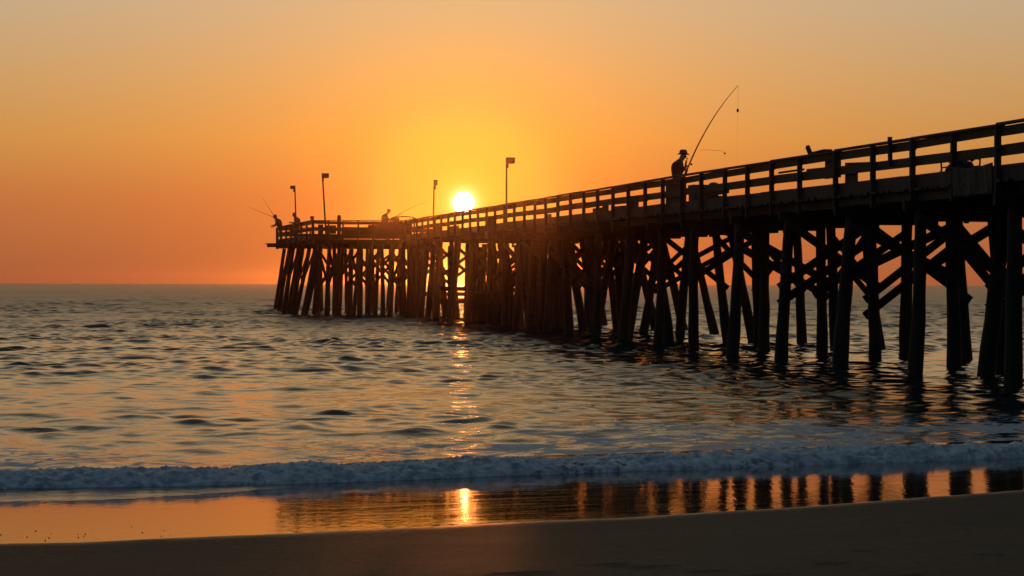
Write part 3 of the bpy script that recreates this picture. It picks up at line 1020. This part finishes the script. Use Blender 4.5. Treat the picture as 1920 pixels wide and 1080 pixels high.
def person(loc, rz, label, lean=.12, hands=((.45, .12, 1.30), (.42, -.10, 1.06)), scale=1.0, head_fwd=.06, hat=False, cap=False, crouch=0.0, sub=2):
    """stands at loc facing local +x; hands are local targets"""
    root = empty('person', loc, rz)
    tag(root, label, 'person')
    V = Vector
    hip = V((0, 0, .93 - crouch))
    def up(h, y=0.0, f=0.0): return hip + V((math.sin(lean) * h + f, y, math.cos(lean) * h))
    neck = up(.54); headc = up(.68, 0, head_fwd)
    b = {'pelvis': (hip, (.195, .17), None), 'waist': (up(.17, 0, -.015), (.215, .195), 'pelvis'), 'chest': (up(.37, 0, -.055), (.25, .225), 'waist'),
         'yoke': (up(.49, 0, -.02), (.16, .15), 'chest'), 'neck': (neck + V((.015, 0, .02)), (.058, .058), 'yoke'), 'jaw': (headc + V((.02, 0, -.045)), (.070, .074), 'neck'),
         'brow': (headc + V((.0, 0, .045)), (.083, .092), 'jaw'), 'crown': (headc + V((-.01, 0, .105)), (.055, .058), 'brow'),
         'nose': (headc + V((.105, 0, -.012)), (.014, .014), 'jaw')}
    fing = []
    for s, hd in ((1, hands[0]), (-1, hands[1])):
        n_ = 'L' if s > 0 else 'R'
        sh = up(.455, s * .19); hd = V(hd)
        mid = (sh + hd) / 2
        L1, L2 = .29, .27
        dvec = hd - sh
        if dvec.length > .545:
            hd = sh + dvec * (.545 / dvec.length); dvec = hd - sh
        drop = math.sqrt(max(.0009, .28 ** 2 - (dvec.length / 2) ** 2))
        perp = V((-.15, s * .55, -1)); perp -= dvec * (perp.dot(dvec) / dvec.length_squared); perp.normalize()
        elb = mid + perp * drop
        fa = (hd - elb).normalized()
        b['sh' + n_] = (sh, (.066, .062), 'yoke')
        b['el' + n_] = (elb, (.046, .044), 'sh' + n_)
        b['wr' + n_] = (hd, (.029, .025), 'el' + n_)
        side = V((0, s, 0)) - fa * fa.y * s; side.normalize()
        nrm = fa.cross(side)
        palm = hd + fa * .05
        b['pm' + n_] = (palm, (.040, .022), 'wr' + n_)
        # four fingers curled round the thing held, thumb from the side of the palm
        cd = nrm if nrm.z < 0 else -nrm
        for f_i, (off, ln) in enumerate(((-.027, .070), (-.009, .080), (.009, .076), (.026, .060))):
            p0 = palm + fa * .025 + side * off
            p1 = p0 + fa * ln * .42 + cd * .008
            p2 = p1 + fa * ln * .10 + cd * ln * .38
            p3 = p2 - fa * ln * .25 + cd * ln * .14
            fing.append({'a': (p0, (.0095, .0095), None), 'b': (p1, (.009, .009), 'a'), 'c': (p2, (.0085, .0085), 'b'), 'd': (p3, (.0075, .0075), 'c')})
        p0 = hd + fa * .022 - side * .022 * s
        p1 = p0 - side * .026 * s + fa * .028 + cd * .010
        p2 = p1 + fa * .018 + cd * .028
        fing.append({'a': (p0, (.012, .012), None), 'b': (p1, (.0105, .0105), 'a'), 'c': (p2, (.009, .009), 'b')})
        hp_ = hip + V((0, s * .095, -.05))
        kn = V((.03 + crouch * .8, s * .12, .49 - crouch * .35)); an = V((-.04, s * .125, .085)); toe = V((.13, s * .14, .04))
        b['hp' + n_] = (hp_, (.095, .10), 'pelvis'); b['kn' + n_] = (kn, (.062, .062), 'hp' + n_)
        b['an' + n_] = (an, (.046, .044), 'kn' + n_); b['to' + n_] = (toe, (.042, .034), 'an' + n_)
    me = skin_mesh([b] + fing, sub)
    me.materials.clear()
    for m_ in (M_SHIRT, M_TROUS, M_SKIN): me.materials.append(m_)
    hz = neck.z + .01
    for p_ in me.polygons:
        c = p_.center
        is_hand = min((c - V(b['pmL'][0])).length, (c - V(b['pmR'][0])).length) < .13
        p_.material_index = 2 if (is_hand or (c.z > hz and c.x > neck.x - .12)) else 1 if c.z < hip.z - .02 else 0
    o = bpy.data.objects.new('body', me)
    COL.objects.link(o); o.parent = root
    # ears and eyes belong to the head; hair or hat as children
    mb = MB()
    for s in (-1, 1):
        mb.lathe([(.004, -.028), (.016, -.018), (.02, .004), (.014, .022), (.004, .03)], headc + V((.0, s * .088, .0)), 8, 1, .5)
    mb.build('ears', M_SKIN, root, True)
    mb = MB()
    for s in (-1, 1):
        mb.lathe([(.002, -.009), (.009, -.004), (.009, .004), (.002, .009)], headc + V((.078, s * .032, .022)), 8, .6, 1)
    mb.build('eyes', M_BLACK, root, True)
    if hat:
        mb = MB()
        mb.lathe([(.175, .045), (.182, .052), (.172, .058), (.155, .062), (.112, .085), (.106, .13), (.094, .165), (.066, .182), (.03, .178), (.008, .172)], headc + V((0, 0, 0)), 24, 1.06, .92)
        # brim dips front and back
        mb.v = [(x, y, z - (.30 * (x - headc.x) ** 2 + (.055 if (x - headc.x) > .13 else 0) * ((x - headc.x) - .13) * 4) if math.hypot(x - headc.x, y - headc.y) > .13 else z) for x, y, z in mb.v]
        mb.build('hat', M_HAT, root, True)
    elif cap:
        mb = MB()
        mb.lathe([(.098, .03), (.103, .05), (.098, .09), (.075, .13), (.035, .15), (.006, .154)], headc, 18)
        mb.box(headc + V((.13, 0, .045)), (.13, .15, .014))
        mb.build('cap', M_HAT, root, True)
    else:
        mb = MB()
        mb.lathe([(.088, -.05), (.102, -.01), (.105, .05), (.095, .1), (.065, .14), (.03, .155), (.006, .158)], headc + V((-.018, 0, 0)), 18)
        mb.build('hair', mat("dark_hair", (.02, .014, .01), .6, noise=(30, (.035, .025, .018))), root, True)
    root.scale = (scale,) * 3
    return root


def rod(name_pts, rad, label, butt=None, line=None, reel_at=None, sinker=None, extra=None):
    """a fishing rod: blank through points, tapering; optional reel and line"""
    pts = [Vector(p) for p in name_pts]
    root = empty('fishing_rod', pts[0])
    inv = Matrix.Translation(-pts[0])
    tag(root, label, 'fishing rod')
    L = [inv @ p for p in pts]
    mb = MB(); n = len(L)
    mb.tube(L, [rad * (1 - .72 * i / (n - 1)) for i in range(n)], 8)
    mb.build('blank', M_BLACK, root, True)
    a = (L[1] - L[0]).normalized()
    mb = MB()
    mb.tube([L[0] - a * .28, L[0] - a * .26, L[0] + a * .16, L[0] + a * .18], [rad * 1.2, rad * 1.6, rad * 1.5, rad * 1.05], 8)
    mb.build('handle', M_BLACK, root, True)
    if reel_at is not None:
        mb = MB()
        c = L[0] + a * reel_at + Vector((.05, 0, -.05))
        mb.tube([c + Vector((0, -.04, 0)), c + Vector((0, .04, 0))], .035, 10)
        mb.tube([c + Vector((0, .04, 0)), c + Vector((0, .07, 0)), c + Vector((.03, .09, .03))], .009, 6)
        mb.build('reel', M_METAL, root)
    for ln in (line or []):
        mb = MB()
        mb.tube([inv @ Vector(p) for p in ln[0]], ln[1], 5)
        mb.build('line', M_BLACK, root)
    for c, r_, s_ in (sinker or []):
        c = inv @ Vector(c)
        mb = MB()
        mb.lathe([(r_ * .15, -r_ * s_), (r_ * .7, -r_ * s_ * .7), (r_, -r_ * .1), (r_ * .8, r_ * s_ * .5), (r_ * .2, r_ * s_)], c, 10)
        mb.build('sinker', M_BLACK, root, True)
    return root


def bez(p, q, r_, n=14):
    p, q, r_ = Vector(p), Vector(q), Vector(r_)
    return [p * (1 - t) ** 2 + q * (2 * t * (1 - t)) + r_ * t * t for t in [i / n for i in range(n + 1)]]


# the fisherman in the hat
W1 = .55
Z_1 = px_to_Z(1268, W1)
pm = P(Z_1, W1, deck_h(Z_1) + .15)
YM = pm.y
def atz(px, py, Y): return Vector(((px - 960) / F * Y, Y, EYE + (HOR + (px - 960) * .00227 - py) / F * Y))
h1 = atz(1289.5, 301.5, YM - .05) - pm
h2 = atz(1288, 312.5, YM + .02) - pm
person(pm, 0.0, 'person in dark shirt and brimmed hat gripping a tall bent rod', lean=.22,
       hands=(((h1.x - .06) / 1.09, h1.y + .02, (h1.z - .03) / 1.09), ((h2.x - .06) / 1.09, h2.y - .02, (h2.z - .03) / 1.09)), scale=1.09, head_fwd=.05, hat=True)
rod(bez(atz(1284, 328, YM), atz(1322, 228, YM), atz(1383, 160, YM), 20), .026, 'tall bent surf rod held up by the person in the brimmed hat',
    reel_at=.42,
    line=[([atz(1383, 160, YM), atz(1383, 204, YM)], .0035), ([atz(1382.5, 210, YM), atz(1381.5, 300, YM)], .0016), ([atz(1311, 281, YM), atz(1332, 281.5, YM), atz(1352, 283, YM), atz(1357, 286, YM)], .0045)],
    sinker=[(atz(1382.5, 207, YM), .042, 1.5), (atz(1358.5, 287.5, YM), .03, 1.2)])
mb = MB()
for q_ in (-.36, 0, .36): mb.box((q_, 0, .055), (.1, .9, .11))
for q_ in (-.38, -.19, 0, .19, .38): mb.box((0, q_, .13), (.9, .15, .04))
o = mb.build('pallet', M_WOOD)
o.location = pm - Vector((0, 0, .15))
tag(o, 'low wooden pallet under the feet of the person in the brimmed hat', 'pallet')

# people on the pier head
y2 = 138.2
p2 = at(719, y2, HZ)
person(p2, R(-5), 'person bent over the rail beside the covered cleaning table', lean=.30, hands=((.52, .1, 1.03), (.50, -.12, 1.0)), head_fwd=.09, cap=True, scale=1.05, sub=1)
rod(bez(atz(748, 402, y2 + .1), atz(772, 387, y2 + .1), atz(798, 379.5, y2 + .1)), .016, 'slim rod rising over the covered cleaning table')
y3 = 147.0
p3 = at(559, y3, HZ)
person(p3, R(180), 'person leaning left at the foot of the short headed lamp', lean=.34, hands=((.42, .1, 1.15), (.44, -.1, 1.12)), head_fwd=.03, scale=1.08, sub=1)
y4 = 152.0
p4 = at(526, y4, HZ)
person(p4, R(180), 'person stooping out over the far left rail corner with two rods', lean=.52, hands=((.5, .12, 1.02), (.48, -.1, .95)), head_fwd=.0, scale=1.12, sub=1)
rod(bez(atz(515, 408, y4), atz(497, 401, y4), atz(467, 388.5, y4)), .017, 'lower of two rods fanning out from the far left corner')
rod(bez(atz(514, 406, y4 + .2), atz(504, 389, y4 + .2), atz(490, 369, y4 + .2)), .015, 'steeper of two rods fanning out from the far left corner')

# ------------------------------------------------------------------ things on the pier
# covered fish cleaning table above the head's railing
tb = at(757, 138.6, HZ)
t0 = empty('cleaning_table', tb)
tag(t0, 'dark cleaning table under a low rounded cover beside the bent person', 'table')
mb = MB()
for s in (-1, 1):
    for d_ in (-.3, .3):
        mb.box((s * .62, d_, .5), (.08, .08, 1.0))
mb.build('legs', M_WOOD, t0)
mb = MB(); mb.box((0, 0, 1.03), (1.5, .75, .06)); mb.build('tabletop', M_WOOD, t0)
mb = MB()
prof_ = [(-.82, 1.22), (-.6, 1.33), (-.2, 1.37), (.25, 1.37), (.55, 1.33), (.72, 1.2), (.78, 1.1)]
for i in range(len(prof_) - 1):
    mb.beam((prof_[i][0], 0, prof_[i][1]), (prof_[i + 1][0], 0, prof_[i + 1][1]), .8, .045)
mb.build('cover', M_DARK, t0)
mb = MB()
for s in (-.52, .62):
    mb.box((s, 0, 1.18), (.2 if s > 0 else .5, .06, .26))
mb.build('cover_frame', M_DARK, t0)

# short round-topped post and a bucket on the head's railing
mb = MB()
mb.lathe([(.11, 0), (.115, .4), (.12, 1.2), (.115, 1.34), (.09, 1.40), (.04, 1.43), (.005, 1.435)], (0, 0, 0), 14)
o = mb.build('mooring_post', M_PILE, None, True)
o.location = at(635.5, 137.4, HZ)
tag(o, 'short round topped dark post above the pier head railing', 'post')
mb = MB()
mb.lathe([(.09, 0), (.12, .2), (.125, .21), (.125, .225), (.03, .25), (.005, .255)], (0, 0, 0), 14)
bk = mb.build('bait_bucket', M_PLAS, None, True)
bk.location = at(585, 136.9, HZ + 1.10)
tag(bk, 'small lidded bucket sitting on the pier head corner rail', 'bucket')

# cooler, bucket, cart and tarpaulin behind the front railing
zc = px_to_Z(1302, .35)
cl = empty('cooler', P(zc, .45, deck_h(zc)), math.atan2(AV.y, AV.x))
tag(cl, 'dark upright cooler behind the railing beside the fisherman', 'cooler')
mb = MB(); mb.box((0, 0, .40), (.62, .42, .74)); mb.build('body', M_PLAS, cl)
mb = MB(); mb.box((0, 0, .80), (.66, .46, .07)); mb.build('lid', M_PLAS, cl)
mb = MB(); mb.tube([(-.2, .25, .66), (-.2, .3, .7), (.2, .3, .7), (.2, .25, .66)], .014, 6); mb.build('handle', M_METAL, cl)
zc = px_to_Z(1338, .5)
bk = empty('bucket', P(zc, .5, deck_h(zc) + .45))
tag(bk, 'round topped bucket standing on a crate behind the railing', 'bucket')
mb = MB(); mb.lathe([(.14, 0), (.165, .3), (.17, .32), (.15, .36), (.08, .40), (.01, .41)], (0, 0, 0), 16); mb.build('pail', M_PLAS, bk, True)
mb = MB(); mb.tube([(.165 * math.cos(a), 0, .30 + .1 * math.sin(a)) for a in [math.pi * i / 8 for i in range(9)]], .006, 5); mb.build('handle', M_METAL, bk)
mb = MB()
for i in range(4):
    mb.box((0, -.2, .06 + i * .11), (.46, .02, .09)); mb.box((0, .2, .06 + i * .11), (.46, .02, .09))
    mb.box((-.22, 0, .06 + i * .11), (.02, .38, .09)); mb.box((.22, 0, .06 + i * .11), (.02, .38, .09))
mb.box((0, 0, .435), (.48, .44, .02))
cr = mb.build('crate', M_WOOD)
cr.location = P(zc, .5, deck_h(zc)); cr.rotation_euler = (0, 0, math.atan2(AV.y, AV.x))
tag(cr, 'slatted wooden crate under the round topped bucket', 'crate')

zc = px_to_Z(1792, .6)
ct = empty('fishing_cart', P(zc, .7, deck_h(zc)), math.atan2(AV.y, AV.x) + math.pi)
tag(ct, 'loaded fishing cart heaped with gear behind the near railing', 'cart')
mb = MB()
mb.box((0, 0, .3), (.95, .5, .03))
for s in (-1, 1):
    mb.beam((-.47, s * .25, .3), (-.5, s * .25, .62), .03, .03); mb.beam((.47, s * .25, .3), (.5, s * .25, .62), .03, .03)
    mb.beam((-.5, s * .25, .62), (.5, s * .25, .62), .03, .03); mb.beam((-.48, s * .25, .46), (.48, s * .25, .46), .02, .03)
mb.build('basket', M_METAL, ct)
for s in (-1, 1):
    mb = MB(); mb.tube([(-.3, s * .31, .19), (-.3, s * .35, .19)], .19, 18)
    wl = mb.build('wheel', M_BLACK, ct)
    mb = MB(); mb.tube([(-.3, s * .355, .19), (-.3, s * .37, .19)], .05, 10); mb.build('hub', M_METAL, wl)
mb = MB(); mb.tube([(.5, -.22, .6), (.8, -.2, .72), (.8, .2, .72), (.5, .22, .6)], .018, 6); mb.build('handle', M_METAL, ct)
mb = MB()
for i in range(16):
    c = Vector((rnd.uniform(-.4, .4), rnd.uniform(-.18, .18), rnd.uniform(.36, .62)))
    r_ = rnd.uniform(.06, .13)
    mb.lathe([(r_ * .3, -r_), (r_, -r_ * .5), (r_ * 1.05, .1 * r_), (r_ * .7, r_ * .8), (r_ * .1, r_)], c, 9, rnd.uniform(.8, 1.5), rnd.uniform(.7, 1.2))
mb.build('gear', M_TARP, ct, True)
# tarpaulin slung along the railing
zA, zB = px_to_Z(1893), px_to_Z(1818)
tX = np.zeros((14, 50)); tY = np.zeros_like(tX); tZ = np.zeros_like(tX)
for i in range(14):
    for j in range(50):
        z_ = zA + (zB - zA) * j / 49
        h_ = .34 - .62 * i / 13 - .05 * math.sin(j / 49 * math.pi) * (1 - i / 13)
        p = P(z_, -.36 - .006 * math.sin(j * .9 + i * .3) - .012 * math.sin(j * .31), deck_h(z_) + h_)
        tX[i, j], tY[i, j], tZ[i, j] = p
tp = grid_mesh('tarpaulin', tX, tY, tZ, M_TARP)
sm = tp.modifiers.new('Thickness', 'SOLIDIFY'); sm.thickness = .012
tag(tp, 'dark bluish tarpaulin slung along the nearest railing bay', 'tarpaulin')

# benches along the far side of the deck
for i, px in enumerate((1393, 1487, 1640)):
    zc = px_to_Z(px, 4.2)
    b_ = empty('bench', P(zc, 4.3, deck_h(zc)), math.atan2(AV.y, AV.x))
    tag(b_, ('plank bench across the deck, seen through rails right of the crate', 'plank bench seen through the rails below the bait board', 'plank bench nearest the stake on the rail')[i], 'bench', 'benches along the far railing')
    mb = MB()
    for q_ in (-.16, 0, .16): mb.box((0, q_, .45), (1.8, .14, .045))
    mb.build('seat', M_WOOD, b_)
    for s in (-.75, .75):
        mb = MB(); mb.box((s, 0, .215), (.09, .4, .425)); mb.build('leg', M_WOOD, b_)

# pebbles on the wet sand
pebs = ((155, 1007), (147, 1016), (258, 1014), (280, 1009), (293, 1001), (205, 996), (441, 1002), (444, 1008), (482, 1002), (478, 1007), (248, 988), (803, 999), (903, 1006), (921, 1005), (928, 995), (800, 988), (84, 1019), (30, 1004))
pebs = ((52, 1007), (50, 1020), (86, 1014), (93, 1009), (97, 1001), (68, 996), (147, 1002), (148, 1008), (161, 1002), (158, 1006), (248, 988), (268, 999), (303, 1006), (320, 1004), (309, 995), (2, 1003))
src = None
for i, (px, py) in enumerate(pebs):
    uu, vv = on_plane(px, py)
    x_, y_ = xy(uu, vv)
    z_ = float(beach_z(np.array([uu]), np.array([vv]))[0])
    if src is None:
        mb = MB()
        mb.lathe([(.003, -.008), (.013, -.004), (.017, .002), (.013, .008), (.005, .011)], (0, 0, 0), 9, 1.25, .9)
        src = o = mb.build('pebble', mat("dark_pebble", (.04, .035, .03), .5, noise=(60, (.07, .06, .05))), None, True)
    else:
        o = src.copy(); COL.objects.link(o)
    o.location = (x_, y_, z_ + .002)
    sc = rnd.uniform(.18, .38)
    o.scale = (sc, sc, sc); o.rotation_euler = (0, 0, rnd.uniform(0, 6))
    tag(o, 'tiny dark pebble lying on the orange wet sand', 'pebble', 'pebbles scattered on the wet sand')

# ------------------------------------------------------------------ added volume that imitates lens glare round the sun: haze
GLARE_HAZE = 1.9e-4
mb = MB()
mb.box((0, 1100, 4.0), (6600, 3900, 16.0))
hm = bpy.data.materials.new("glare_haze")
hm.use_nodes = True
t = NT(hm.node_tree)
pv = t.n('ShaderNodeVolumePrincipled', {'Color': (1.0, .78, .58, 1), 'Density': GLARE_HAZE, 'Anisotropy': .996})
t.n('ShaderNodeOutputMaterial', {1: pv.outputs[0]})
hz_o = mb.build('glare_haze', hm)
tag(hz_o, kind='stuff')
